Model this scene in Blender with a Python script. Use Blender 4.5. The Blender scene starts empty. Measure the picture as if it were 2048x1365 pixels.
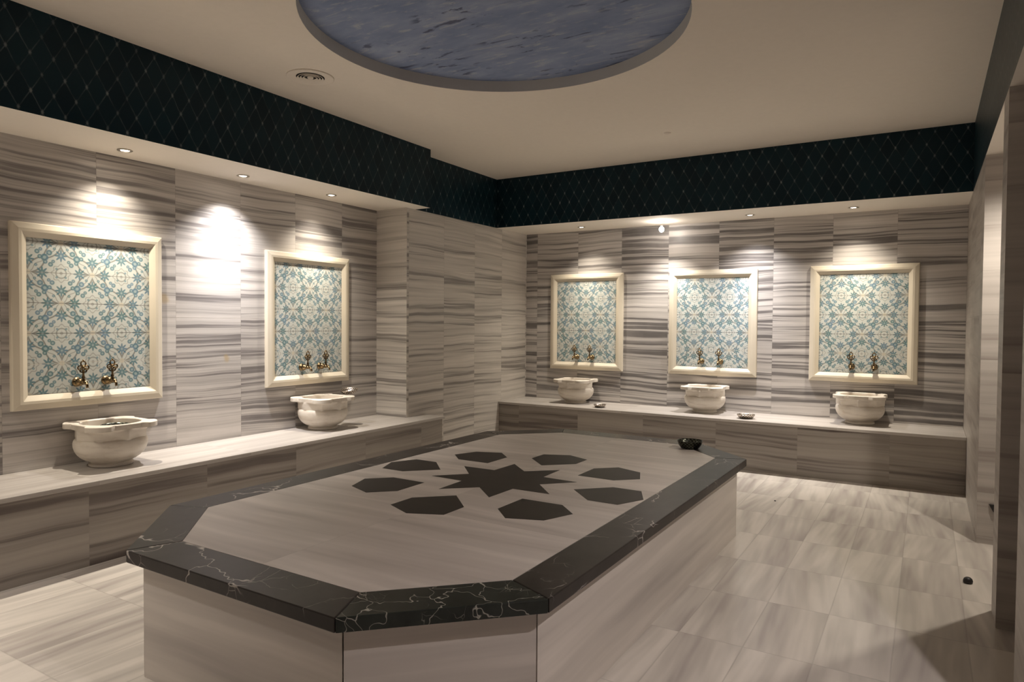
import bpy, bmesh, math, random
from mathutils import Vector, Matrix
random.seed(7)
S = bpy.context.scene
COL = S.collection
PI = math.pi
# ---------------------------------------------------------------- layout (metres)
CAM = (4.9742, -7.9155, 1.5); YAW, PITCH, ROLL, FPX = 31.1485, -1.5285, 0.4206, 1372.12
ZC, ZF, ZB = 3.26, 2.667, 0.5164          # ceiling, frieze bottom, bench top
XP, YP = 0.409, -2.454                    # corner pier
XS, YE = 0.609, -2.324                    # left bulkhead front / end
YSB = -0.748                              # back bulkhead front
XR = 5.295                                # right wall face
YBB = -0.692                              # back bench front
XBL, YBE = 0.6655, -2.1325                # left bench front / end
YA, YB1, YB2, YC1, YC2, YD = -2.218, -3.54, -3.784, -4.60, -5.12, -7.0
ZT, TT, W, OI = 0.5483, 0.0515, 0.199, 0.059
PX0, PX1, PY0, PY1, PCH = 1.6737, 3.8907, -6.339, -2.4111, 0.5057
DC = (2.734, -4.428); DR, DH = 1.136, 0.08
YFRONT = -10.2
XCOR = 7.2

# ---------------------------------------------------------------- helpers
def link(o): COL.objects.link(o); return o
def tag(o, label=None, cat=None, group=None, kind=None):
    if label: o['label'] = label
    if cat: o['category'] = cat
    if group: o['group'] = group
    if kind: o['kind'] = kind
    return o
def empty(name, loc, rz=0):
    o = bpy.data.objects.new(name, None); o.empty_display_size = .1
    o.location = loc; o.rotation_euler = (0, 0, rz); return link(o)
def mesh(name, bm, mats, parent=None, smooth=False, bevel=0, zdir='x', uv=True, loc=None):
    if uv: uvmap(bm, zdir)
    me = bpy.data.meshes.new(name)
    if smooth:
        for f in bm.faces: f.smooth = True
    bm.to_mesh(me); bm.free()
    if not isinstance(mats, (list, tuple)): mats = [mats]
    for m in mats: me.materials.append(m)
    o = bpy.data.objects.new(name, me); link(o)
    if parent: o.parent = parent
    if loc: o.location = loc
    if bevel:
        b = o.modifiers.new('bevel', 'BEVEL'); b.width = bevel; b.segments = 2; b.limit_method = 'ANGLE'; b.angle_limit = .6
        b.harden_normals = False
    return o
def uvmap(bm, zdir='x'):
    bm.normal_update()
    L = bm.loops.layers.uv.verify()
    for f in bm.faces:
        n = f.normal
        if abs(n.z) > .7:
            for l in f.loops:
                c = l.vert.co; l[L].uv = (c.x, c.y) if zdir == 'x' else (c.y, c.x)
        else:
            t = Vector((-n.y, n.x, 0)); t.normalize() if t.length > 0 else None
            if abs(n.x) > .95: t = Vector((0, 1, 0))
            elif abs(n.y) > .95: t = Vector((1, 0, 0))
            for l in f.loops:
                l[L].uv = (l.vert.co.dot(t), l.vert.co.z)
def box(bm, x0, x1, y0, y1, z0, z1, mi=0, faces=None):
    v = [bm.verts.new(c) for c in ((x0,y0,z0),(x1,y0,z0),(x1,y1,z0),(x0,y1,z0),(x0,y0,z1),(x1,y0,z1),(x1,y1,z1),(x0,y1,z1))]
    F = {'-z':(3,2,1,0),'+z':(4,5,6,7),'-y':(0,1,5,4),'+x':(1,2,6,5),'+y':(2,3,7,6),'-x':(3,0,4,7)}
    for k, ids in F.items():
        f = bm.faces.new([v[i] for i in ids]); f.material_index = (faces or {}).get(k, mi)
def prism(bm, pts, z0, z1, mi=0):
    a = [bm.verts.new((x, y, z0)) for x, y in pts]; b = [bm.verts.new((x, y, z1)) for x, y in pts]
    n = len(pts)
    bm.faces.new(b).material_index = mi; bm.faces.new(a[::-1]).material_index = mi
    for i in range(n):
        bm.faces.new((a[i], a[(i+1) % n], b[(i+1) % n], b[i])).material_index = mi
def rings(bm, R, close=True, cap0=False, cap1=False, mi=0):
    """R: list of lists of points, quads between successive rings"""
    V = [[bm.verts.new(p) for p in r] for r in R]; n = len(V[0])
    for a, b in zip(V, V[1:]):
        for i in range(n if close else n-1):
            j = (i+1) % n
            bm.faces.new((a[i], a[j], b[j], b[i])).material_index = mi
    if cap0: bm.faces.new(V[0][::-1]).material_index = mi
    if cap1: bm.faces.new(V[-1]).material_index = mi
def lathe(bm, prof, n=32, M=None, cap0=False, cap1=False, mi=0):
    M = M or Matrix.Identity(4)
    R = [[M @ Vector((r*math.cos(2*PI*i/n), r*math.sin(2*PI*i/n), z)) for i in range(n)] for r, z in prof]
    rings(bm, R, True, cap0, cap1, mi)
def tube(bm, P, r, n=10, closed=False, mi=0):
    P = [Vector(p) for p in P]; m = len(P); R = []
    rr = r if isinstance(r, (list, tuple)) else [r]*m
    up = None
    for i, p in enumerate(P):
        a = P[(i-1) % m] if (closed or i > 0) else p
        b = P[(i+1) % m] if (closed or i < m-1) else p
        t = (b-a).normalized()
        if up is None: up = t.orthogonal().normalized()
        up = (up - t*up.dot(t)).normalized(); s = t.cross(up)
        R.append([p + rr[i]*(up*math.cos(2*PI*k/n) + s*math.sin(2*PI*k/n)) for k in range(n)])
    if closed: R.append(R[0]); rings(bm, R, True)
    else: rings(bm, R, True, True, True, mi)
def sphere(bm, c, r, n=14, m=9, sc=(1,1,1)):
    c = Vector(c)
    R = []
    for j in range(1, m):
        th = PI*j/m
        R.append([c + Vector((r*sc[0]*math.sin(th)*math.cos(2*PI*i/n), r*sc[1]*math.sin(th)*math.sin(2*PI*i/n), -r*sc[2]*math.cos(th))) for i in range(n)])
    rings(bm, R, True, True, True)

# ---------------------------------------------------------------- node helper
class N:
    def __init__(s, name):
        s.m = bpy.data.materials.new(name); s.m.use_nodes = True; s.t = s.m.node_tree
        s.t.nodes.clear(); s.out = s.t.nodes.new('ShaderNodeOutputMaterial')
        s.b = s.t.nodes.new('ShaderNodeBsdfPrincipled'); s.t.links.new(s.b.outputs[0], s.out.inputs[0])
    def put(s, sock, v):
        if isinstance(v, bpy.types.NodeSocket): s.t.links.new(v, sock)
        elif v is not None:
            if isinstance(v, (tuple, list)) and len(v) == 3 and sock.type == 'RGBA': v = (*v, 1)
            sock.default_value = v
    def mt(s, op, a, b=None, c=None, clamp=False):
        n = s.t.nodes.new('ShaderNodeMath'); n.operation = op; n.use_clamp = clamp
        for i, v in enumerate((a, b, c)):
            if v is not None: s.put(n.inputs[i], v)
        return n.outputs[0]
    def add(s, a, b): return s.mt('ADD', a, b)
    def sub(s, a, b): return s.mt('SUBTRACT', a, b)
    def mul(s, a, b): return s.mt('MULTIPLY', a, b)
    def xyz(s, x, y, z=0.):
        n = s.t.nodes.new('ShaderNodeCombineXYZ')
        for i, v in enumerate((x, y, z)): s.put(n.inputs[i], v)
        return n.outputs[0]
    def sep(s, v):
        n = s.t.nodes.new('ShaderNodeSeparateXYZ'); s.put(n.inputs[0], v); return n.outputs[0], n.outputs[1], n.outputs[2]
    def coord(s, k='UV'):
        return s.t.nodes.new('ShaderNodeTexCoord').outputs[k]
    def noise(s, vec, scale=1, detail=2, rough=.5, dist=0):
        n = s.t.nodes.new('ShaderNodeTexNoise'); s.put(n.inputs['Vector'], vec)
        n.inputs['Scale'].default_value = scale; n.inputs['Detail'].default_value = detail
        n.inputs['Roughness'].default_value = rough; n.inputs['Distortion'].default_value = dist
        return n.outputs[0]
    def wn(s, vec):
        n = s.t.nodes.new('ShaderNodeTexWhiteNoise'); n.noise_dimensions = '3D'; s.put(n.inputs['Vector'], vec)
        return n.outputs['Value'], n.outputs['Color']
    def vor(s, vec, scale, feature='DISTANCE_TO_EDGE'):
        n = s.t.nodes.new('ShaderNodeTexVoronoi'); n.feature = feature; s.put(n.inputs['Vector'], vec)
        n.inputs['Scale'].default_value = scale; return n.outputs['Distance']
    def ramp(s, f, stops, interp='LINEAR'):
        n = s.t.nodes.new('ShaderNodeValToRGB'); s.put(n.inputs[0], f); r = n.color_ramp; r.interpolation = interp
        while len(r.elements) < len(stops): r.elements.new(.5)
        for e, (p, c) in zip(r.elements, stops):
            e.position = p; e.color = (*c, 1) if len(c) == 3 else c
        return n.outputs[0]
    def mix(s, f, a, b, mode='MIX'):
        n = s.t.nodes.new('ShaderNodeMix'); n.data_type = 'RGBA'; n.blend_type = mode
        s.put(n.inputs[0], f); s.put(n.inputs[6], a); s.put(n.inputs[7], b); return n.outputs[2]
    def ss(s, x, lo, hi):   # smoothstep
        n = s.t.nodes.new('ShaderNodeMapRange'); n.interpolation_type = 'SMOOTHSTEP'
        s.put(n.inputs[0], x); s.put(n.inputs[1], lo); s.put(n.inputs[2], hi); return n.outputs[0]
    def bump(s, h, strength=.3, dist=.002):
        n = s.t.nodes.new('ShaderNodeBump'); n.inputs['Strength'].default_value = strength; n.inputs['Distance'].default_value = dist
        s.put(n.inputs['Height'], h); s.t.links.new(n.outputs[0], s.b.inputs['Normal'])
    def done(s, col=None, rough=.5, metal=0., spec=None, **k):
        if col is not None: s.put(s.b.inputs['Base Color'], col)
        s.put(s.b.inputs['Roughness'], rough); s.put(s.b.inputs['Metallic'], metal)
        if spec is not None: s.put(s.b.inputs['Specular IOR Level'], spec)
        for a, v in k.items(): s.put(s.b.inputs[a], v)
        return s.m

def striped_marble(name, tw, th, ou=0., ov=0., light=(.60,.55,.50), dark=(.21,.18,.165), su=.35, sv=11., bias=0., contrast=1.,
                   rough=.42, tilt=.03, grout=(.25,.22,.19), gw=.0016, gstr=.3, tilev=.12, fine=.42, spec=.5, wamp=.05, wfu=1.6, det=2.5, stains=()):
    n = N(name); u, v, _ = n.sep(n.coord())
    tu = n.mt('FLOOR', n.mul(n.add(u, ou), 1/tw)); tv = n.mt('FLOOR', n.mul(n.add(v, ov), 1/th))
    val, colr = n.wn(n.xyz(tu, tv, 3.7)); r1, r2, r3 = n.sep(colr)
    warp = n.mul(n.sub(n.noise(n.xyz(n.mul(u, wfu), n.mul(v, 2.), n.mul(r1, 20)), 1, 2), .5), wamp)
    lean = n.mul(n.mul(n.sub(r2, .5), tilt*2), u)
    vv = n.add(n.add(v, warp), lean)
    a = n.noise(n.xyz(n.add(n.mul(u, su), n.mul(r1, 40)), n.add(n.mul(vv, sv), n.mul(r3, 60)), n.mul(r2, 30)), 1, det, .62)
    b = n.noise(n.xyz(n.add(n.mul(u, su*2), n.mul(r3, 40)), n.add(n.mul(vv, sv*5), n.mul(r1, 60)), 5.), 1, 2, .6)
    f = n.add(n.mul(a, 1-fine*.5), n.mul(b, fine*.5))
    f = n.add(n.mul(n.sub(f, .5), 2.3*contrast), .5+bias)
    f = n.add(f, n.mul(n.sub(val, .5), tilev*2))
    mid = tuple((l*.62+d*.38) for l, d in zip(light, dark))
    c = n.ramp(f, [(.0, dark), (.26, tuple(d*1.25 for d in dark)), (.40, mid), (.55, tuple(l*.9 for l in light)), (.72, light), (1., tuple(min(1, l*1.12) for l in light))])
    cl = n.noise(n.xyz(n.mul(u, 3), n.mul(v, 5), r1), 1, 4, .6)
    c = n.mix(n.mul(n.ss(cl, .35, .75), .18), c, tuple(l*.8 for l in light))
    for (su_, sv_, ru, rv) in stains:
        d = n.mt('SQRT', n.add(n.mt('POWER', n.mul(n.sub(u, su_), 1/ru), 2.), n.mt('POWER', n.mul(n.sub(v, sv_), 1/rv), 2.)))
        d = n.add(d, n.mul(n.noise(n.xyz(n.mul(u, 18), n.mul(v, 18), 0), 1, 3), .9))
        c = n.mix(n.mul(n.sub(1., n.ss(d, .7, 1.5)), .55), c, (.50,.36,.16))
    # joints
    def edge(t, o, w):
        fr = n.mt('FRACT', n.mul(n.add(t, o), 1/w)); return n.mul(n.mt('MINIMUM', fr, n.sub(1., fr)), w)
    e = n.mt('MINIMUM', edge(u, ou, tw), edge(v, ov, th))
    g = n.sub(1., n.ss(e, gw*.5, gw*1.6))
    c = n.mix(n.mul(g, gstr), c, grout)
    rg = n.add(rough, n.mul(n.sub(b, .5), .08*fine))
    n.bump(n.mul(g, -1.), .35, .001)
    return n.done(c, rg, spec=spec)

def black_marble(name, seed, dens=1., tint=(.017,.014,.0125), rough=.36, vein=(.62,.57,.52), thr=.52):
    n = N(name); p = n.coord('Object')
    w = n.noise(p, 3., 4, .6); x, y, z = n.sep(p)
    q = n.xyz(n.add(n.mul(x, 1), n.mul(w, .5)), n.add(y, n.mul(n.noise(p, 4.1, 3), .5)), n.add(n.mul(z, 1.2), seed))
    e1 = n.sub(1., n.ss(n.vor(q, 2.6*dens), .0, .013))
    e2 = n.sub(1., n.ss(n.vor(n.xyz(n.mul(x, 1.3), n.add(y, n.mul(w, .35)), n.add(z, seed*1.7)), 6.5*dens), .0, .012))
    m1 = n.ss(n.noise(n.xyz(x, y, n.add(z, seed*3.1)), 2.1, 2), thr-.05, thr+.06)
    m2 = n.ss(n.noise(n.xyz(x, y, n.add(z, seed*5.3)), 4.3, 3), thr+.02, thr+.13)
    v = n.mt('MAXIMUM', n.mul(e1, m1), n.mul(n.mul(e2, m2), .6))
    base = n.ramp(n.noise(n.xyz(x, y, n.add(z, seed)), 6., 4, .65), [(.3, tint), (.7, tuple(t*2.1 for t in tint))])
    return n.done(n.mix(n.mul(v, .8), base, vein), n.add(rough, n.mul(v, .2)), spec=.22)

def plain(name, col, rough=.5, metal=0., bump=0., nscale=30., var=.0, spec=None):
    n = N(name); c = col
    if var:
        c = n.mix(n.noise(n.coord('Object'), nscale, 4), tuple(x*(1-var) for x in col), tuple(min(1, x*(1+var)) for x in col))
    if bump: n.bump(n.noise(n.coord('Object'), nscale*3, 3), bump, .003)
    return n.done(c, rough, metal, spec)

# ---------------------------------------------------------------- materials
M = {}
WL = (.59,.556,.527); WD = (.195,.180,.176)
M['wall_left'] = striped_marble('striped marble left wall', .587, .64, .0+.02, .64*2-.24-1.28+.0, WL, WD, bias=-.01, sv=19, contrast=1.3, stains=((-4.81,1.665,.05,.05),(-4.27,1.19,.035,.045)))
M['wall_back'] = striped_marble('striped marble back wall', .59, .64, -5.295, -.24, WL, (.145,.134,.130), bias=-.06, sv=21, contrast=1.35)
M['wall_pier'] = striped_marble('striped marble corner pier', .60, .61, .62, -.24, (.62,.58,.53), (.22,.20,.185), bias=.06, sv=17, contrast=1.3)
M['wall_right'] = striped_marble('striped marble right piers', .62, .305, .1, -.05, (.50,.46,.42), (.24,.21,.19), bias=.0, sv=10, contrast=.75)
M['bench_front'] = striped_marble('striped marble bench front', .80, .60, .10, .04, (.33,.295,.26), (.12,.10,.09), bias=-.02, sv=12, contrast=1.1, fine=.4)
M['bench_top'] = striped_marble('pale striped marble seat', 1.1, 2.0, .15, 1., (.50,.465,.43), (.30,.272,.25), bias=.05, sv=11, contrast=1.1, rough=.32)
M['floor'] = striped_marble('pale marble floor tiles', .608, .30, 1.62, -4.87+.3*20, (.60,.555,.50), (.38,.345,.315), bias=.10, sv=9, su=.9, contrast=1.25, rough=.27, tilev=.10, grout=(.22,.20,.18), gw=.0028, tilt=.14, fine=.12, gstr=.24, wamp=.03, wfu=.7, det=2.2)
M['plat_top'] = striped_marble('pale marble platform top', 3.2, 1.0, .0, 9.82, (.56,.51,.465), (.36,.325,.295), bias=.08, sv=7, su=.7, contrast=1.0, rough=.42, tilt=.08, fine=.15, spec=.3)
M['plat_side'] = striped_marble('pale marble platform side', 9., 1.2, 4.5, .2, (.60,.545,.49), (.36,.325,.295), bias=.10, sv=7, su=.5, contrast=.95, rough=.32, tilt=.06)
M['black'] = [black_marble('black marble %d' % i, 1.7*i+.4) for i in range(3)]
M['black_polished'] = black_marble('black marble polished', 9.3, rough=.24)
M['black_veiny'] = black_marble('black marble heavy veins', 6.1, 2.5, (.016,.018,.015), .18, (.42,.40,.34), .50)
M['inlay'] = plain('dark brown marble inlay', (.026,.021,.018), .45, var=.35, nscale=9., spec=.2)
M['plaster'] = plain('warm white plaster', (.80,.73,.64), .9, bump=.06, nscale=22, var=.03)
M['soffit'] = plain('soffit plaster', (.80,.74,.66), .85, bump=.05, nscale=22, var=.02)
M['cream'] = plain('cream stone moulding', (.76,.69,.56), .38, var=.05, nscale=5.)
M['recess'] = plain('grey recess plaster', (.58,.56,.53), .85)
M['dark'] = plain('dark gap', (.01,.009,.008), .8)
M['steel'] = plain('satin steel', (.62,.58,.52), .3, 1.)
M['black_plastic'] = plain('black plastic', (.012,.011,.011), .5)
M['white_plastic'] = plain('white plastic', (.7,.66,.6), .45)
def basin_mat():
    n = N('carved cream marble'); p = n.coord('Object'); x, y, z = n.sep(p)
    f = n.noise(n.xyz(n.mul(x, 1.2), n.mul(y, 1.2), n.mul(z, 5)), 5, 5, .6)
    c = n.ramp(f, [(.3, (.55,.49,.42)), (.5, (.70,.64,.56)), (.75, (.76,.71,.63))])
    s = n.ss(n.noise(p, 9, 3), .62, .75)
    return n.done(n.mix(n.mul(s, .25), c, (.50,.38,.22)), .42, spec=.4)
M['basin'] = basin_mat()
def brass_mat():
    n = N('aged brass'); f = n.noise(n.coord('Object'), 60, 3)
    return n.done(n.ramp(f, [(.38, (.05,.035,.02)), (.68, (.42,.30,.16))]), n.add(.22, n.mul(f, .25)), 1.)
M['brass'] = brass_mat()
def tas_mat(name, a, b, sc=70):
    n = N(name); x, y, z = n.sep(n.coord('Object'))
    ang = n.mt('ARCTAN2', y, x)
    pat = n.mul(n.mt('SINE', n.mul(ang, 20.)), n.mt('SINE', n.mul(z, 260.)))
    f = n.add(n.mul(n.noise(n.coord('Object'), sc, 3), .7), n.mul(n.ss(pat, -.2, .5), .3))
    n.bump(f, .5, .002)
    return n.done(n.ramp(f, [(.4, a), (.65, b)]), .3, 1.)
M['dark_tas'] = tas_mat('dark patinated metal', (.03,.032,.026), (.13,.135,.11))
M['silver_tas'] = tas_mat('embossed silvery metal', (.22,.19,.17), (.75,.68,.60))

def frieze_mat():
    n = N('dark blue diamond mosaic'); u, v, _ = n.sep(n.coord())
    wob = n.mul(n.sub(n.noise(n.xyz(n.mul(u, 14), n.mul(v, 9), 0), 1, 2), .5), .09)
    p = n.add(n.mul(u, 1/.122), wob); q = n.add(n.mul(n.sub(v, ZF-.085), 1/.213), n.mul(wob, .6))
    def d(t):
        fr = n.mt('FRACT', t); return n.mt('MINIMUM', fr, n.sub(1., fr))
    a, b = d(n.add(p, q)), d(n.sub(p, q))
    line = n.sub(1., n.ss(n.mt('MINIMUM', a, b), .008, .04))
    node = n.sub(1., n.ss(n.mt('MAXIMUM', a, b), .03, .11))
    # faint 2nd look per tile
    ci = n.xyz(n.mt('FLOOR', n.add(p, q)), n.mt('FLOOR', n.sub(p, q)), 1.)
    val, _ = n.wn(ci)
    base = n.mix(val, (.0030,.0150,.0235), (.0050,.0240,.0350))
    fade = n.ss(n.noise(n.xyz(n.mul(u, 5), n.mul(v, 7), 2.), 1, 3, .7), .38, .66)
    c = n.mix(n.mul(line, n.add(.15, n.mul(fade, .75))), base, (.070,.090,.100))
    c = n.mix(n.mul(node, n.add(.3, n.mul(fade, .7))), c, (.19,.21,.215))
    n.bump(n.sub(1., line), .4, .003)
    return n.done(c, .38, spec=.2)
M['frieze'] = frieze_mat()

def mural_mat():
    n = N('painted blue sky panel'); p = n.coord('Object'); x, y, z = n.sep(p)
    w = n.noise(p, 1.5, 3)
    c = n.ramp(n.noise(n.xyz(n.add(x, n.mul(w, .6)), n.mul(y, 2.2), 0), 1.6, 5, .6), [(.3, (.16,.21,.35)), (.52, (.23,.285,.43)), (.7, (.33,.38,.50))])
    st = n.noise(n.xyz(n.add(n.mul(x, 1.), n.mul(w, .5)), n.mul(y, 3.4), 4.), 5.5, 5, .65)
    c = n.mix(n.mul(n.ss(st, .52, .70), .5), c, (.50,.50,.50))
    dk = n.noise(n.xyz(n.add(n.mul(x, .9), n.mul(w, .8)), n.mul(y, 3.2), 9.), 5., 4, .6)
    mk = n.ss(n.noise(n.xyz(x, y, 13.), 1.7, 2), .44, .56)
    c = n.mix(n.mul(n.mul(n.ss(dk, .57, .64), mk), .85), c, (.055,.065,.12))
    return n.done(c, .8)
M['mural'] = mural_mat()

def iznik_mat():
    """Ceramic wall tiles 20 cm square: stars at every other corner, vines on the diagonals, blue blossoms."""
    n = N('floral ceramic tiles'); u, v, _ = n.sep(n.coord())
    gu, gv = n.mul(u, 5.), n.mul(v, 5.)          # tile units
    U, V = n.mt('FLOOR', gu), n.mt('FLOOR', gv)
    par = n.mt('ABSOLUTE', n.mt('MODULO', n.add(U, V), 2.))
    fx, fy = n.mt('FRACT', gu), n.mt('FRACT', gv)
    # distance from the star corner: mirror x in odd tiles so that the star is at (0,0) and at (1,1)
    a = n.mt('ABSOLUTE', n.sub(par, fx)); b = fy
    cell, cc = n.wn(n.xyz(n.mt('FLOOR', n.mul(gu, 2)), n.mt('FLOOR', n.mul(gv, 2)), 0))
    def dist(px, py, sx=1., sy=1.):
        return n.mt('SQRT', n.add(n.mt('POWER', n.mul(n.sub(a, px), sx), 2.), n.mt('POWER', n.mul(n.sub(b, py), sy), 2.)))
    def ang(px, py): return n.mt('ARCTAN2', n.sub(b, py), n.sub(a, px))
    dm = n.sub(a, b)                             # signed distance from the vine diagonal
    s = n.mul(n.add(a, b), .5)                   # along the diagonal
    bulge = n.mt('ABSOLUTE', n.mt('SINE', n.mul(s, 2*PI)))
    vw = n.add(.07, n.mul(bulge, .15))
    vd = n.mt('ABSOLUTE', n.sub(n.mt('ABSOLUTE', dm), vw))
    wave = n.mt('ABSOLUTE', n.sub(dm, n.mul(n.mt('SINE', n.mul(s, 6*PI)), .05)))
    L = [n.sub(1., n.ss(vd, .022, .05))]
    L.append(n.mul(n.sub(1., n.ss(wave, .01, .032)), .7))
    B = []
    def flower(px, py, r, k, ph=0.):
        d = dist(px, py); t = n.mt('COSINE', n.add(n.mul(ang(px, py), float(k)), ph))
        rr = n.mul(n.add(.72, n.mul(t, .28)), r)
        B.append(n.sub(1., n.ss(n.sub(d, rr), -.012, .018)))
        return d
    hole = []
    for px, py in ((.42,0.),(0.,.42),(.58,1.),(1.,.58)):
        d = flower(px, py, .20, 8); hole.append(n.sub(1., n.ss(d, .02, .05)))
    for px, py, r in ((.5,.5,.12),(.36,.52,.075),(.52,.36,.075),(.64,.66,.095),(.28,.68,.08),(.68,.28,.08),(.38,.76,.06),(.76,.38,.06),(.24,.24,.05),(.80,.80,.05),(.86,.14,.04),(.14,.86,.04)):
        d = dist(px, py); B.append(n.sub(1., n.ss(d, r-.02, r+.012))); hole.append(n.sub(1., n.ss(d, r*.3, r*.55)))
    for px, py in ((1.,0.),(0.,1.)):
        d = dist(px, py); rg = n.mt('ABSOLUTE', n.sub(d, .16)); L.append(n.mul(n.sub(1., n.ss(rg, .012, .032)), .8))
        t = n.mt('COSINE', n.mul(ang(px, py), 8.)); rg2 = n.mt('ABSOLUTE', n.sub(d, n.add(.27, n.mul(t, .03))))
        L.append(n.mul(n.sub(1., n.ss(rg2, .008, .028)), .6)); L.append(n.mul(n.sub(1., n.ss(d, .04, .06)), .7))
    stars = []
    for px, py in ((0.,0.),(1.,1.)):
        d = dist(px, py); stars.append(n.sub(1., n.ss(d, .07, .10)))
    def mx(lst):
        r = lst[0]
        for q in lst[1:]: r = n.mt('MAXIMUM', r, q)
        return r
    base = n.mix(n.noise(n.xyz(gu, gv, 0), 2., 3), (.60,.64,.61), (.69,.71,.67))
    line = (.26,.27,.25)
    blue = n.ramp(n.noise(n.xyz(gu, gv, 4.), 1.7, 3, .6), [(.35, (.09,.21,.22)), (.5, (.11,.23,.28)), (.65, (.14,.25,.36))])
    c = n.mix(n.mul(mx(L), .88), base, line)
    bm_ = mx(B)
    c = n.mix(n.mul(bm_, .86), c, blue)
    c = n.mix(n.mul(n.mul(mx(hole), bm_), .75), c, (.45,.55,.55))
    c = n.mix(mx(stars), c, (.66,.63,.53))
    ex = n.mt('MINIMUM', fx, n.sub(1., fx)); ey = n.mt('MINIMUM', fy, n.sub(1., fy))
    row, _ = n.wn(n.xyz(n.mt('FLOOR', n.add(gv, .5)), 2., 1.))
    gy = n.sub(1., n.ss(ey, .006, .016)); gx = n.mul(n.sub(1., n.ss(ex, .004, .012)), .3)
    c = n.mix(n.mul(gy, .75), c, n.mix(n.ss(row, .45, .55), (.16,.15,.14), (.72,.70,.62)))
    c = n.mix(gx, c, (.45,.44,.40))
    n.bump(n.mul(n.mt('MAXIMUM', gx, gy), -1.), .3, .001)
    return n.done(c, .22, spec=.5)
M['iznik'] = iznik_mat()
def emit(name, col, st):
    n = N(name); return n.done((.8,.8,.8), .5, **{'Emission Color': (*col, 1), 'Emission Strength': st})
M['glow'] = emit('halogen lamp glow', (1,.86,.70), 22.)
M['glow_soft'] = emit('added fill diffuser', (1,.88,.76), 3.)
M['glow_hot'] = emit('bare halogen glow', (1,.93,.86), 60.)

# ---------------------------------------------------------------- room shell
T = .2
bm = bmesh.new(); box(bm, -T, XCOR+T, YFRONT-T, T, -.12, 0)
tag(mesh('floor', bm, M['floor'], zdir='y'), kind='structure')
bm = bmesh.new(); box(bm, -T, 0, YFRONT, YP, 0, ZC)
tag(mesh('wall_left', bm, M['wall_left']), kind='structure')
bm = bmesh.new()
box(bm, -T, XP, YP, 0, 0, ZF); box(bm, -T, XP, YP, 0, ZF, ZC, 1)
tag(mesh('wall_corner', bm, [M['wall_pier'], M['frieze']]), kind='structure')
bm = bmesh.new(); box(bm, -T, XCOR+T, 0, T, 0, ZC)
tag(mesh('wall_back', bm, M['wall_back']), kind='structure')
bm = bmesh.new(); box(bm, -T, XCOR+T, YFRONT-T, YFRONT, 0, ZC)
tag(mesh('wall_front', bm, M['wall_back']), kind='structure')
WT = .72
bm = bmesh.new()
for y0, y1 in ((YA, 0), (YB2, YB1), (YC2, YC1), (YFRONT, YD)): box(bm, XR, XR+WT, y0, y1, 0, ZF)
box(bm, XR, XR+WT, YFRONT, 0, ZF, ZC, 0, {'-x': 1, '-z': 2})
tag(mesh('wall_right', bm, [M['wall_right'], M['frieze'], M['soffit']]), kind='structure')
bm = bmesh.new(); box(bm, XCOR, XCOR+T, YFRONT, 0, 0, ZC)
bm2 = bmesh.new(); box(bm2, XR+WT-.1, XR+WT, YC1, YB2, 0, ZF)  # unseen wall added behind the pier gap to cut bounced light
tag(mesh('wall_added_blocker', bm2, M['wall_right']), kind='structure')
tag(mesh('wall_corridor', bm, M['wall_right']), kind='structure')
bm = bmesh.new(); box(bm, XR+WT, XCOR, YFRONT, 0, ZF+.02, ZF+.08)
tag(mesh('ceiling_corridor', bm, M['soffit']), kind='structure')
# bulkheads carrying the mosaic frieze
bm = bmesh.new(); box(bm, 0, XS, YFRONT, YE, ZF, ZC, 1, {'-z': 0})
tag(mesh('trim_1', bm, [M['soffit'], M['frieze']]), kind='structure')
bm = bmesh.new(); box(bm, XP, XR, YSB, 0, ZF, ZC, 1, {'-z': 0})
tag(mesh('trim_2', bm, [M['soffit'], M['frieze']]), kind='structure')
# ceiling slab with round recess
bm = bmesh.new()
NS = 96
cx, cy = DC; ext = (-T, XCOR+T, YFRONT-T, T)
inner = [(cx+DR*math.cos(2*PI*i/NS), cy+DR*math.sin(2*PI*i/NS)) for i in range(NS)]
def onrect(i):
    a = 2*PI*i/NS; dx, dy = math.cos(a), math.sin(a); t = 1e9
    if dx > 1e-9: t = min(t, (ext[1]-cx)/dx)
    if dx < -1e-9: t = min(t, (ext[0]-cx)/dx)
    if dy > 1e-9: t = min(t, (ext[3]-cy)/dy)
    if dy < -1e-9: t = min(t, (ext[2]-cy)/dy)
    return (cx+dx*t, cy+dy*t)
outer = [onrect(i) for i in range(NS)]
vi = [bm.verts.new((x, y, ZC)) for x, y in inner]; vo = [bm.verts.new((x, y, ZC)) for x, y in outer]
vt = [bm.verts.new((x, y, ZC+DH)) for x, y in inner]
corners = [(ext[1], ext[3]), (ext[0], ext[3]), (ext[0], ext[2]), (ext[1], ext[2])]
vot = [bm.verts.new((x, y, ZC+.2)) for x, y in outer]
for i in range(NS):
    j = (i+1) % NS
    p, q = outer[i], outer[j]
    ring = [vi[j], vi[i], vo[i]]
    if abs(p[0]-q[0]) > 1e-6 and abs(p[1]-q[1]) > 1e-6:
        c = min(corners, key=lambda c: (c[0]-p[0])**2+(c[1]-p[1])**2)
        ring.append(bm.verts.new((c[0], c[1], ZC)))
    ring.append(vo[j]); bm.faces.new(ring)
    f = bm.faces.new((vi[i], vi[j], vt[j], vt[i])); f.material_index = 1
    bm.faces.new((vo[i], vo[j], vot[j], vot[i]))
bm.faces.new(vot)
bmesh.ops.recalc_face_normals(bm, faces=bm.faces[:])
tag(mesh('ceiling', bm, [M['plaster'], M['recess']]), kind='structure')
bm = bmesh.new(); lathe(bm, [(DR+.0, 0), (DR+.0, .02)], 96, None, True, True)
o = mesh('ceiling_mural', bm, M['mural'], loc=(cx, cy, ZC+DH))
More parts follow.
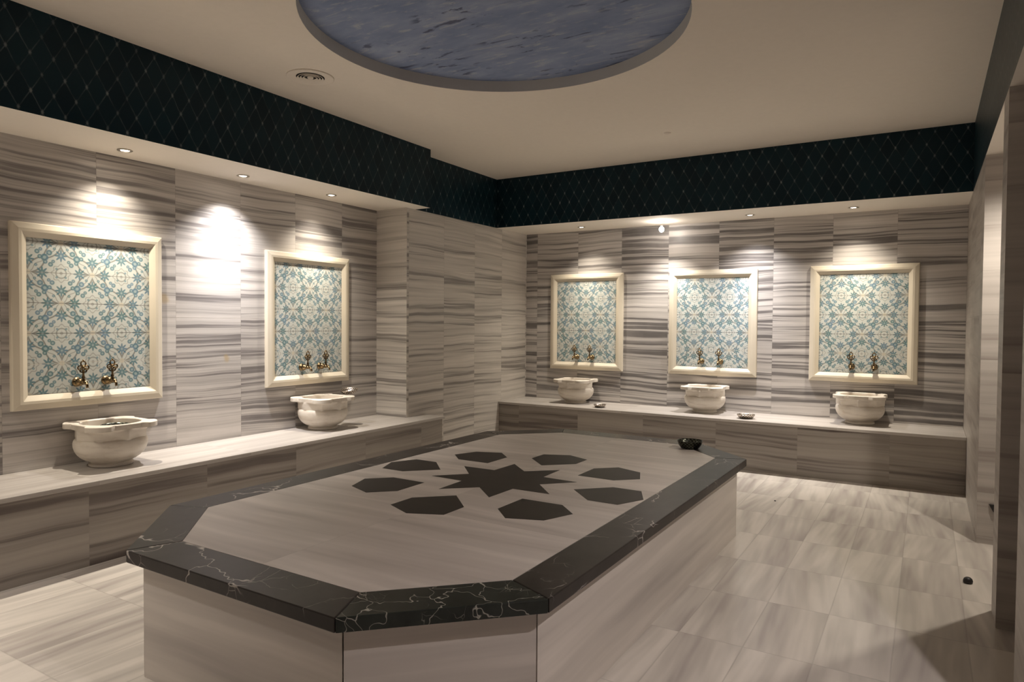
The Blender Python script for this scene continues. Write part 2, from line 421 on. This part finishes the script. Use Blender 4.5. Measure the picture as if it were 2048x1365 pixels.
tag(o, 'large round blue sky painting with cloudy brush strokes set into the ceiling', 'painting')

# ---------------------------------------------------------------- benches
def octpts(off):
    x0, x1, y0, y1 = PX0+off, PX1-off, PY0+off, PY1-off; c = PCH-off*(2-math.sqrt(2))
    P = [(x0+c,y0),(x1-c,y0),(x1,y0+c),(x1,y1-c),(x1-c,y1),(x0+c,y1),(x0,y1-c),(x0,y0+c)]
    return P
SL = .028
e = empty('marble_bench', (0, -6, 0))
tag(e, 'long striped marble bench along the left wall with two basins on it', 'bench')
def child(o, par):
    o.parent = par; o.matrix_parent_inverse = Matrix.Translation(Vector(par.location)).inverted(); return o
def bench_poly(x1, y1): return [(0, YFRONT), (x1, YFRONT), (x1, y1), (XP, y1), (XP, YP), (0, YP)]
g = .0015
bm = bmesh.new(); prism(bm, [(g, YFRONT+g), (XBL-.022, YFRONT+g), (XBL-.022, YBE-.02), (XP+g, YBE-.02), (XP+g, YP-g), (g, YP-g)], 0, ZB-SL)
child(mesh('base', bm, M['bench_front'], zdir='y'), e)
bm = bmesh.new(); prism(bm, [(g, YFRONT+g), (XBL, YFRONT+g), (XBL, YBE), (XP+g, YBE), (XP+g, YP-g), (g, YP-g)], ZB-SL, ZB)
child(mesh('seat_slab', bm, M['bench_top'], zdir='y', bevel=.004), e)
e = empty('marble_bench', (2.8, 0, 0))
tag(e, 'striped marble bench across the back wall with three basins on it', 'bench')
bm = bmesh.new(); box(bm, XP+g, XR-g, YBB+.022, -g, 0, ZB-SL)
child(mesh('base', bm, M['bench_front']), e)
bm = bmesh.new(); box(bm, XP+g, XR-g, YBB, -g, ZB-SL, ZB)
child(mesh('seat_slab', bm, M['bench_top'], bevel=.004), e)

# ---------------------------------------------------------------- platform
mx_, my_ = (PX0+PX1)/2, (PY0+PY1)/2
plat = empty('heated_platform', (mx_, my_, 0), math.radians(-.5))
tag(plat, 'big eight-sided marble platform with black border and dark star inlay', 'platform')
def loc(P): return [(x-mx_, y-my_) for x, y in P]
O0, O1, OB = loc(octpts(0)), loc(octpts(W)), loc(octpts(OI))
bm = bmesh.new(); prism(bm, loc(octpts(OI+.02)), 0, ZT-TT)
mesh('core', bm, M['dark'], plat)
for i in range(8):
    j = (i+1) % 8
    a, b = Vector((*OB[i], 0)), Vector((*OB[j], 0)); t = (b-a).normalized(); nn = Vector((-t.y, t.x, 0))
    gp = .0032; a2, b2 = a+t*gp, b-t*gp
    c2, d2 = b2+nn*.02-t*.008, a2+nn*.02+t*.008
    bm = bmesh.new(); prism(bm, [(v.x, v.y) for v in (a2, b2, c2, d2)], 0, ZT-TT)
    mesh('side_panel', bm, M['plat_side'], plat)
    bm = bmesh.new()
    A, B_, C_, D_ = Vector((*O0[i],0)), Vector((*O0[j],0)), Vector((*O1[j],0)), Vector((*O1[i],0))
    q = .0008
    prism(bm, [(v.x, v.y) for v in (A+t*q, B_-t*q, C_-t*q, D_+t*q)], ZT-TT, ZT)
    o = mesh('border_slab', bm, M['black_veiny'] if i == 1 else M['black_polished'] if i == 4 else M['black'][i % 3], plat, bevel=.004)
    if i == 1: o['label'] = 'greenish black border slab with heavy white veins'
bm = bmesh.new(); prism(bm, O1, ZT-.03, ZT-.0002)
slab = mesh('top_slab', bm, M['plat_top'], plat)
SC = (2.785-mx_, -4.386-my_)
bm = bmesh.new()
prism(bm, [(SC[0]+(.448 if k % 2 else .254)*math.cos(PI/8*k), SC[1]+(.448 if k % 2 else .254)*math.sin(PI/8*k)) for k in range(16)], ZT-.01, ZT+.0006)
mesh('star_inlay', bm, M['inlay'], slab)
for k in range(8):
    a = k*PI/4; bm = bmesh.new()
    P = [(.479,0),(.648,-.173),(.82,-.173),(.898,0),(.82,.173),(.648,.173)]
    prism(bm, [(SC[0]+x*math.cos(a)-y*math.sin(a), SC[1]+x*math.sin(a)+y*math.cos(a)) for x, y in P], ZT-.01, ZT+.0006)
    mesh('petal_inlay', bm, M['inlay'], slab)

# ---------------------------------------------------------------- framed tile panels
def copy_tree(o, parent=None):
    c = o.copy(); COL.objects.link(c); c.parent = parent
    if parent: c.matrix_parent_inverse = o.matrix_parent_inverse.copy()
    for ch in [x for x in COL.objects if x.parent == o]: copy_tree(ch, c)
    return c
def make_panel():
    e = empty('tile_panel', (0, 0, 0))            # local: x along wall, -y out of the wall, z up
    w, h = .5, .605; prof = [(0,0),(0,.026),(.006,.034),(.040,.044),(.058,.043),(.068,.037),(.092,.021),(.098,.012)]
    bm = bmesh.new(); R = []
    for d, p in prof: R.append([(-w+d, -p, -h+d), (w-d, -p, -h+d), (w-d, -p, h-d), (-w+d, -p, h-d)])
    rings(bm, R); bmesh.ops.recalc_face_normals(bm, faces=bm.faces[:])
    if sum(f.normal.y*f.calc_area() for f in bm.faces) > 0: bmesh.ops.reverse_faces(bm, faces=bm.faces[:])
    mesh('frame', bm, M['cream'], e, bevel=.002)
    bm = bmesh.new(); box(bm, -.405, .405, -.019, -.001, -.51, .51)
    L = bm.loops.layers.uv.verify()
    for f in bm.faces:
        for l in f.loops: l[L].uv = (l.vert.co.x+.8, l.vert.co.z+.5+.01)
    mesh('tile_field', bm, M['iznik'], e, uv=False)
    return e
PZ = 1.517
pl = ['cream framed blue floral tile panel nearest the camera on the left wall',
      'cream framed blue floral tile panel on the left wall beside the corner pier',
      'cream framed blue floral tile panel on the back wall next to the corner pier',
      'brightly lit cream framed blue floral tile panel in the middle of the back wall',
      'cream framed blue floral tile panel on the back wall nearest the right piers']
proto = make_panel()
for k, (x, y, rz) in enumerate(((0,-5.345,PI/2),(0,-3.385,PI/2),(1.288,0,0),(2.866,0,0),(4.405,0,0))):
    o = proto if k == 0 else copy_tree(proto)
    o.location = (x, y, PZ); o.rotation_euler = (0, 0, rz)
    tag(o, pl[k], 'tile panel', 'framed tile panels over the basins')

# ---------------------------------------------------------------- taps
def make_tap():
    e = empty('brass_tap', (0, 0, 0))            # local -y out of the wall
    Mx = Matrix.Rotation(PI/2, 4, 'X')           # z -> -y
    bm = bmesh.new(); lathe(bm, [(.0,0),(.030,0),(.033,.004),(.030,.010),(.022,.014),(.021,.022),(.027,.034),(.028,.044),(.020,.058),(.013,.064),(.012,.078),(.016,.082),(.016,.094),(.011,.098),(.010,.110),(.013,.113),(.013,.122),(.0,.126)], 20, Mx)
    mesh('body', bm, M['brass'], e, smooth=True)
    bm = bmesh.new(); tube(bm, [(0,-.108,0),(0,-.124,-.004),(0,-.134,-.016),(0,-.136,-.034)], [.009,.009,.0085,.0095], 12)
    mesh('spout', bm, M['brass'], e, smooth=True)
    bm = bmesh.new(); lathe(bm, [(.0,.008),(.012,.008),(.014,.016),(.010,.022),(.008,.030),(.012,.036),(.008,.042),(.006,.060),(.009,.064),(.006,.070),(.005,.085),(.0,.087)], 16, Matrix.Translation((0,-.088,0)))
    s = mesh('valve_stem', bm, M['brass'], e, smooth=True)
    bm = bmesh.new()                             # openwork trefoil handle
    for dx, dz, r in ((-.021,.100,.014),(.021,.100,.014),(0,.128,.016),(-.012,.080,.009),(.012,.080,.009)):
        tube(bm, [(dx+r*math.cos(t*PI/8), -.088, dz+r*math.sin(t*PI/8)) for t in range(16)], .0048, 8, True)
    sphere(bm, (0,-.088,.104), .009); sphere(bm, (0,-.088,.150), .006)
    for dy in (-.02, .02): tube(bm, [(.012*math.cos(t*PI/6), -.088+dy+.010*math.sin(t*PI/6), .098) for t in range(12)], .004, 8, True)
    mesh('handle', bm, M['brass'], s, smooth=True)
    return e
tp = make_tap(); first = True
TL = [('left', 0), ('right', 1)]
taps = [(.021,-5.455,PI/2,'left brass tap above the basin nearest the camera'),(.021,-5.262,PI/2,'right brass tap above the basin nearest the camera'),
        (.021,-3.492,PI/2,'left brass tap in the panel beside the corner pier'),(.021,-3.272,PI/2,'right brass tap in the left-wall panel beside the corner pier'),
        (1.175,-.021,0,'left brass tap in the back wall panel next to the corner'),(1.385,-.021,0,'right brass tap in the back wall panel next to the corner'),
        (2.760,-.021,0,'left brass tap in the brightly lit middle panel'),(2.975,-.021,0,'right brass tap in the brightly lit middle panel'),
        (4.315,-.021,0,'left brass tap in the back wall panel nearest the right piers'),(4.525,-.021,0,'right brass tap in the back wall panel nearest the right piers')]
for x, y, rz, lab in taps:
    o = tp if first else copy_tree(tp); first = False
    o.location = (x, y, 1.075); o.rotation_euler = (0, 0, rz); tag(o, lab, 'tap', 'brass taps in the tile panels')

# ---------------------------------------------------------------- basins
def ss(a, b, x):
    t = max(0, min(1, (x-a)/(b-a))); return t*t*(3-2*t)
def make_basin():
    e = empty('marble_basin', (0, 0, 0))
    n = 160
    def ear(th):                                   # outline of the rim plate with four corner lobes
        d = abs(((th+PI/4) % (PI/2)) - PI/4)       # 0 at sides, PI/4 at corners
        k = PI/4-d
        side = .213/math.cos(d) if d < .35 else .213/math.cos(.35)
        lobe = .286*math.cos(min(k*1.2, 1.2)) if k < .40 else 0
        t = 1-ss(.30, .38, k)
        return side*(1-t)+max(lobe, side)*t
    def octo(th, r):                               # soft octagon
        a = ((th) % (PI/4)) - PI/8
        return r*.96/math.cos(a)*.99
    def ring(fr, z): return [Vector((fr(2*PI*i/n)*math.cos(2*PI*i/n), fr(2*PI*i/n)*math.sin(2*PI*i/n), z)) for i in range(n)]
    c = lambda r: (lambda th: r)
    R = [ring(c(.0005), 0), ring(c(.128), 0), ring(c(.134), .006), ring(c(.134), .018), ring(c(.124), .026), ring(c(.128), .032)]
    for r, z in ((.155,.044),(.178,.060),(.199,.082),(.214,.108),(.2215,.135),(.223,.158),(.219,.176),(.213,.184)): R.append(ring(c(r), z))
    R.append(ring(lambda t: octo(t, .212), .188)); R.append(ring(lambda t: octo(t, .214), .196))
    for z, k in ((.235,.0),(.246,.10),(.254,.5),(.258,.93)):
        R.append(ring(lambda t, k=k: octo(t, .214)*(1-k)+ear(t)*k, z))
    R.append(ring(ear, .258)); R.append(ring(ear, .288)); R.append(ring(lambda t: ear(t)-.004, .292))
    R.append(ring(c(.188), .292)); R.append(ring(c(.182), .287))
    for r, z in ((.179,.26),(.176,.20),(.165,.14),(.140,.09),(.10,.06),(.05,.05),(.0005,.05)): R.append(ring(c(r), z))
    bm = bmesh.new(); rings(bm, R); bmesh.ops.remove_doubles(bm, verts=bm.verts[:], dist=.00005)
    bmesh.ops.recalc_face_normals(bm, faces=bm.faces[:])
    o = mesh('bowl', bm, M['basin'], e, smooth=True)
    try: o.data.set_sharp_from_angle(angle=math.radians(38))
    except Exception: pass
    return e
bs = make_basin()
bl = ['carved marble basin nearest the camera on the left bench with a metal bowl inside',
      'carved marble basin on the left bench with a silvery bowl on its rim',
      'carved marble basin on the back bench nearest the corner pier',
      'carved marble basin in the middle of the back bench under the bare lamp',
      'carved marble basin on the back bench nearest the right piers']
BP = [(.237,-5.345),(.237,-3.43),(1.262,-.237),(2.862,-.237),(4.415,-.237)]
for k, (x, y) in enumerate(BP):
    o = bs if k == 0 else copy_tree(bs); o.location = (x, y, ZB); tag(o, bl[k], 'basin', 'marble wash basins on the benches')

# ---------------------------------------------------------------- bathing bowls
def tas(name, loc_, R0, h, mat, label, group=None, rot=(0,0,0)):
    bm = bmesh.new()
    o_ = [(.0,.0),(R0*.62,.0),(R0*.70,h*.10),(R0*.86,h*.42),(R0*.96,h*.80),(R0,h*.97),(R0*1.0,h)]
    i_ = [(R0*.975,h),(R0*.93,h*.80),(R0*.83,h*.45),(R0*.66,h*.16),(R0*.3,h*.10),(R0*.10,h*.12),(R0*.06,h*.20),(.0,h*.22)]
    lathe(bm, [(max(r,.0004), z) for r, z in o_+i_], 40); bmesh.ops.remove_doubles(bm, verts=bm.verts[:], dist=.0003)
    bmesh.ops.recalc_face_normals(bm, faces=bm.faces[:])
    o = mesh(name, bm, mat, smooth=True, loc=loc_); o.rotation_euler = rot
    return tag(o, label, 'bowl', group)
G = 'metal bathing bowls'
tas('metal_bowl', (3.44,-2.735,ZT), .096, .062, M['dark_tas'], 'dark patinated metal bowl on the far right corner of the platform', G)
tas('metal_bowl', (3.372,-.52,ZB), .092, .042, M['silver_tas'], 'embossed metal bowl on the back bench right of the middle basin', G)
tas('metal_bowl', (1.716,-.525,ZB), .074, .036, M['silver_tas'], 'small plain metal bowl on the back bench beside the basin near the corner', G)
tas('metal_bowl', (.275,-3.13,ZB+.298), .085, .040, M['silver_tas'], 'silvery metal bowl resting on the rim of the basin by the corner pier', G, (math.radians(8),0,0))
tas('metal_bowl', (.235,-5.300,ZB+.205), .108, .055, M['dark_tas'], 'dark engraved metal bowl lying inside the basin nearest the camera', G, (0, math.radians(4), 0))

# ---------------------------------------------------------------- ceiling fittings
def make_downlight():
    e = empty('recessed_downlight', (0,0,0))
    bm = bmesh.new(); lathe(bm, [(.030,.0),(.046,-.002),(.049,-.0045),(.046,-.007),(.036,-.008),(.031,-.004),(.030,.0)], 32)
    mesh('trim_ring', bm, M['steel'], e, smooth=True)
    bm = bmesh.new(); lathe(bm, [(.0004,-.006),(.015,-.0055),(.029,-.002),(.030,0),(.0004,0)], 24)
    mesh('lamp', bm, M['glow'], e, smooth=True)
    return e
dl = make_downlight(); first = True
DLS = [(.235,-5.234,'recessed downlight in the left soffit above the nearest tile panel'),
       (.245,-4.29,'recessed downlight in the left soffit between the two tile panels'),
       (.252,-3.34,'recessed downlight in the left soffit nearest the corner pier'),
       (1.367,-.34,'recessed downlight in the back soffit nearest the corner pier'),
       (3.339,-.335,'recessed downlight in the back soffit just right of the bare hanging lamp'),
       (4.329,-.335,'recessed downlight in the back soffit nearest the right wall')]
for x, y, lab in DLS:
    o = dl if first else copy_tree(dl); first = False
    o.location = (x, y, ZF); tag(o, lab, 'downlight', 'recessed downlights in the soffits')
e = empty('hanging_lamp', (2.368,-.33,ZF)); tag(e, 'bare glowing halogen lamp dangling from the back soffit on wires', 'lamp')
bm = bmesh.new(); tube(bm, [(-.008,0,0),(-.012,.004,-.018),(-.004,.0,-.036),(-.003,0,-.052)], .0016, 6); tube(bm, [(.010,0,0),(.014,-.004,-.02),(.005,.0,-.036),(.003,0,-.052)], .0016, 6)
mesh('wires', bm, M['white_plastic'], e, smooth=True)
bm = bmesh.new(); lathe(bm, [(.0004,-.046),(.010,-.046),(.011,-.058),(.0004,-.058)], 16); mesh('socket', bm, M['white_plastic'], e, smooth=True)
bm = bmesh.new(); sphere(bm, (0,0,-.092), .028, 20, 14, (1,1,1.15)); mesh('lamp', bm, M['glow_hot'], e, smooth=True)
bm = bmesh.new(); lathe(bm, [(.026,.0),(.042,-.001),(.044,-.003),(.040,-.005),(.027,-.003),(.026,0)], 28); mesh('trim_ring', bm, M['steel'], e, smooth=True)

e = empty('air_vent', (1.135,-4.40,ZC)); tag(e, 'round white ceiling air vent with concentric louvres', 'vent')
bm = bmesh.new(); lathe(bm, [(.100,-.002),(.150,-.004),(.162,-.009),(.166,-.006),(.166,0),(.100,0)], 56); mesh('flange', bm, M['plaster'], e, smooth=True)
bm = bmesh.new(); lathe(bm, [(.0004,-.0012),(.101,-.0012)], 48); mesh('cavity_shade', bm, M['dark'], e)  # flat near-black disc, the hollow's shade put into its colour
bm = bmesh.new()
for r in (.082,.062,.042): lathe(bm, [(r,-.002),(r+.010,-.012),(r+.012,-.011),(r+.003,-.001)], 48)
lathe(bm, [(.0004,-.010),(.020,-.010),(.022,-.002)], 32)
mesh('louvre', bm, M['plaster'], e, smooth=True)

for x in (1.3,):  # added out-of-view fixture, put in to brighten the platform's near side
    e = empty('added_fill_light', (x, -7.9, ZC)); tag(e, 'added unseen flat round fill light near the left bench, beside the viewer', 'fill light')
    bm = bmesh.new(); lathe(bm, [(.12,0),(.14,-.006),(.145,-.012),(.125,-.016),(.12,-.012)], 40); mesh('trim_ring', bm, M['white_plastic'], e, smooth=True)
    bm = bmesh.new(); lathe(bm, [(.0004,-.014),(.122,-.012),(.122,0)], 40); mesh('diffuser', bm, M['glow_soft'], e, smooth=True)

bm = bmesh.new(); lathe(bm, [(.0004,-.012),(.014,-.012),(.020,-.006),(.030,-.004),(.032,0),(.0004,0)], 28)
o = mesh('ceiling_sensor', bm, M['plaster'], smooth=True, loc=(2.893,-1.729,ZC)); tag(o, 'small pale sensor disc on the ceiling in front of the back frieze', 'sensor')

# small things
bm = bmesh.new(); lathe(bm, [(.0004,.036),(.012,.034),(.021,.027),(.025,.015),(.024,.004),(.020,0),(.0004,0)], 24)
o = mesh('drain_cap', bm, M['black_plastic'], smooth=True, loc=(5.209,-3.142,0)); tag(o, 'small round black cap standing on the floor tiles by the right-hand opening', 'cap')
bm = bmesh.new(); sphere(bm, (0,0,.004), .007, 10, 7, (1.2,1,.6))
o = mesh('pebble', bm, M['black_plastic'], smooth=True, loc=(3.90,-1.80,0)); tag(o, 'tiny black speck on the floor between platform and back bench', 'pebble')
e = empty('wall_bracket', (5.384,YA,.252)); tag(e, 'small black wedge-shaped bracket low on the pier beside the right opening', 'bracket')
bm = bmesh.new(); prism(bm, [(-.022,0),(.022,0),(.022,-.02),(-.014,-.02)], -.02, .028)
for v in bm.verts:
    if v.co.z < 0: v.co.x = .012 + (v.co.x-.012)*.3
mesh('plate', bm, M['black_plastic'], e)
bm = bmesh.new(); tube(bm, [(.014,-.006,-.02),(.015,-.006,-.10),(.014,-.006,-.235)], .0035, 8); mesh('cord', bm, M['black_plastic'], e, smooth=True)

# ---------------------------------------------------------------- lights
def spot(name, p, e_, col, size=108, blend=1., r=.025, tilt=None):
    l = bpy.data.lights.new(name, 'SPOT'); l.energy = e_; l.color = col; l.spot_size = math.radians(size); l.spot_blend = blend; l.shadow_soft_size = r
    o = bpy.data.objects.new(name, l); o.location = p; link(o)
    if tilt: o.rotation_euler = tilt
    return o
WARM = (1,.89,.735); WARM2 = (1,.90,.78); COOL = (1,.95,.93)
zl = ZF-.014
EN = [64, 100, 52, 50, 84, 62]; CO = [WARM, COOL, WARM, WARM, COOL, WARM]
for (x, y, lab), en, co in zip(DLS, EN, CO):
    spot('soffit_beam', (x, y, zl), en*.88, co)
    spot('downlight_core', (x, y, zl), en*.75, co, 62)
for y in (-7.1, -8.1, -9.1): spot('soffit_beam', (.24, y, zl), 55, WARM)  # extra unseen beams without fixtures, added to fill the near side
spot('corridor_beam', (5.66,-2.96,2.65), 70, WARM2, 150, .6, .03)
spot('corridor_beam', (5.66,-6.08,2.65), 80, (1,.90,.90), 150, .6, .03)
spot('added_fill_beam', (1.3, -7.9, ZC-.03), 230, (1,.92,.86), 100, 1., .12)  # added fill for the platform front, below the unseen added fixture
l = bpy.data.lights.new('bare_lamp_light', 'POINT'); l.energy = 3; l.color = (1,.88,.74); l.shadow_soft_size = .034
o = bpy.data.objects.new('bare_lamp_light', l); o.location = (2.368,-.33,ZF-.092); link(o)

spot('bare_lamp_beam', (2.368,-.33,ZF-.128), 62, (1,.93,.84), 112, 1., .03)
w = bpy.data.worlds.new('world'); S.world = w; w.use_nodes = True
w.node_tree.nodes['Background'].inputs[0].default_value = (.5,.42,.34,1); w.node_tree.nodes['Background'].inputs[1].default_value = .02

# ---------------------------------------------------------------- camera
yaw, pi_, ro = map(math.radians, (YAW, PITCH, ROLL))
fw = Vector((-math.sin(yaw)*math.cos(pi_), math.cos(yaw)*math.cos(pi_), math.sin(pi_)))
r = Vector((math.cos(yaw), math.sin(yaw), 0)); u = r.cross(fw)
r2 = r*math.cos(ro)+u*math.sin(ro); u2 = -r*math.sin(ro)+u*math.cos(ro)
cd = bpy.data.cameras.new('camera'); cd.sensor_width = 36; cd.lens = FPX*36/2048; cd.clip_start = .05
co = bpy.data.objects.new('camera', cd); link(co)
co.matrix_world = Matrix(((r2.x,u2.x,-fw.x,CAM[0]),(r2.y,u2.y,-fw.y,CAM[1]),(r2.z,u2.z,-fw.z,CAM[2]),(0,0,0,1)))
S.camera = co
S.view_settings.view_transform = 'Standard'; S.view_settings.look = 'None'; S.view_settings.gamma = 1
S.view_settings.exposure = 0.70
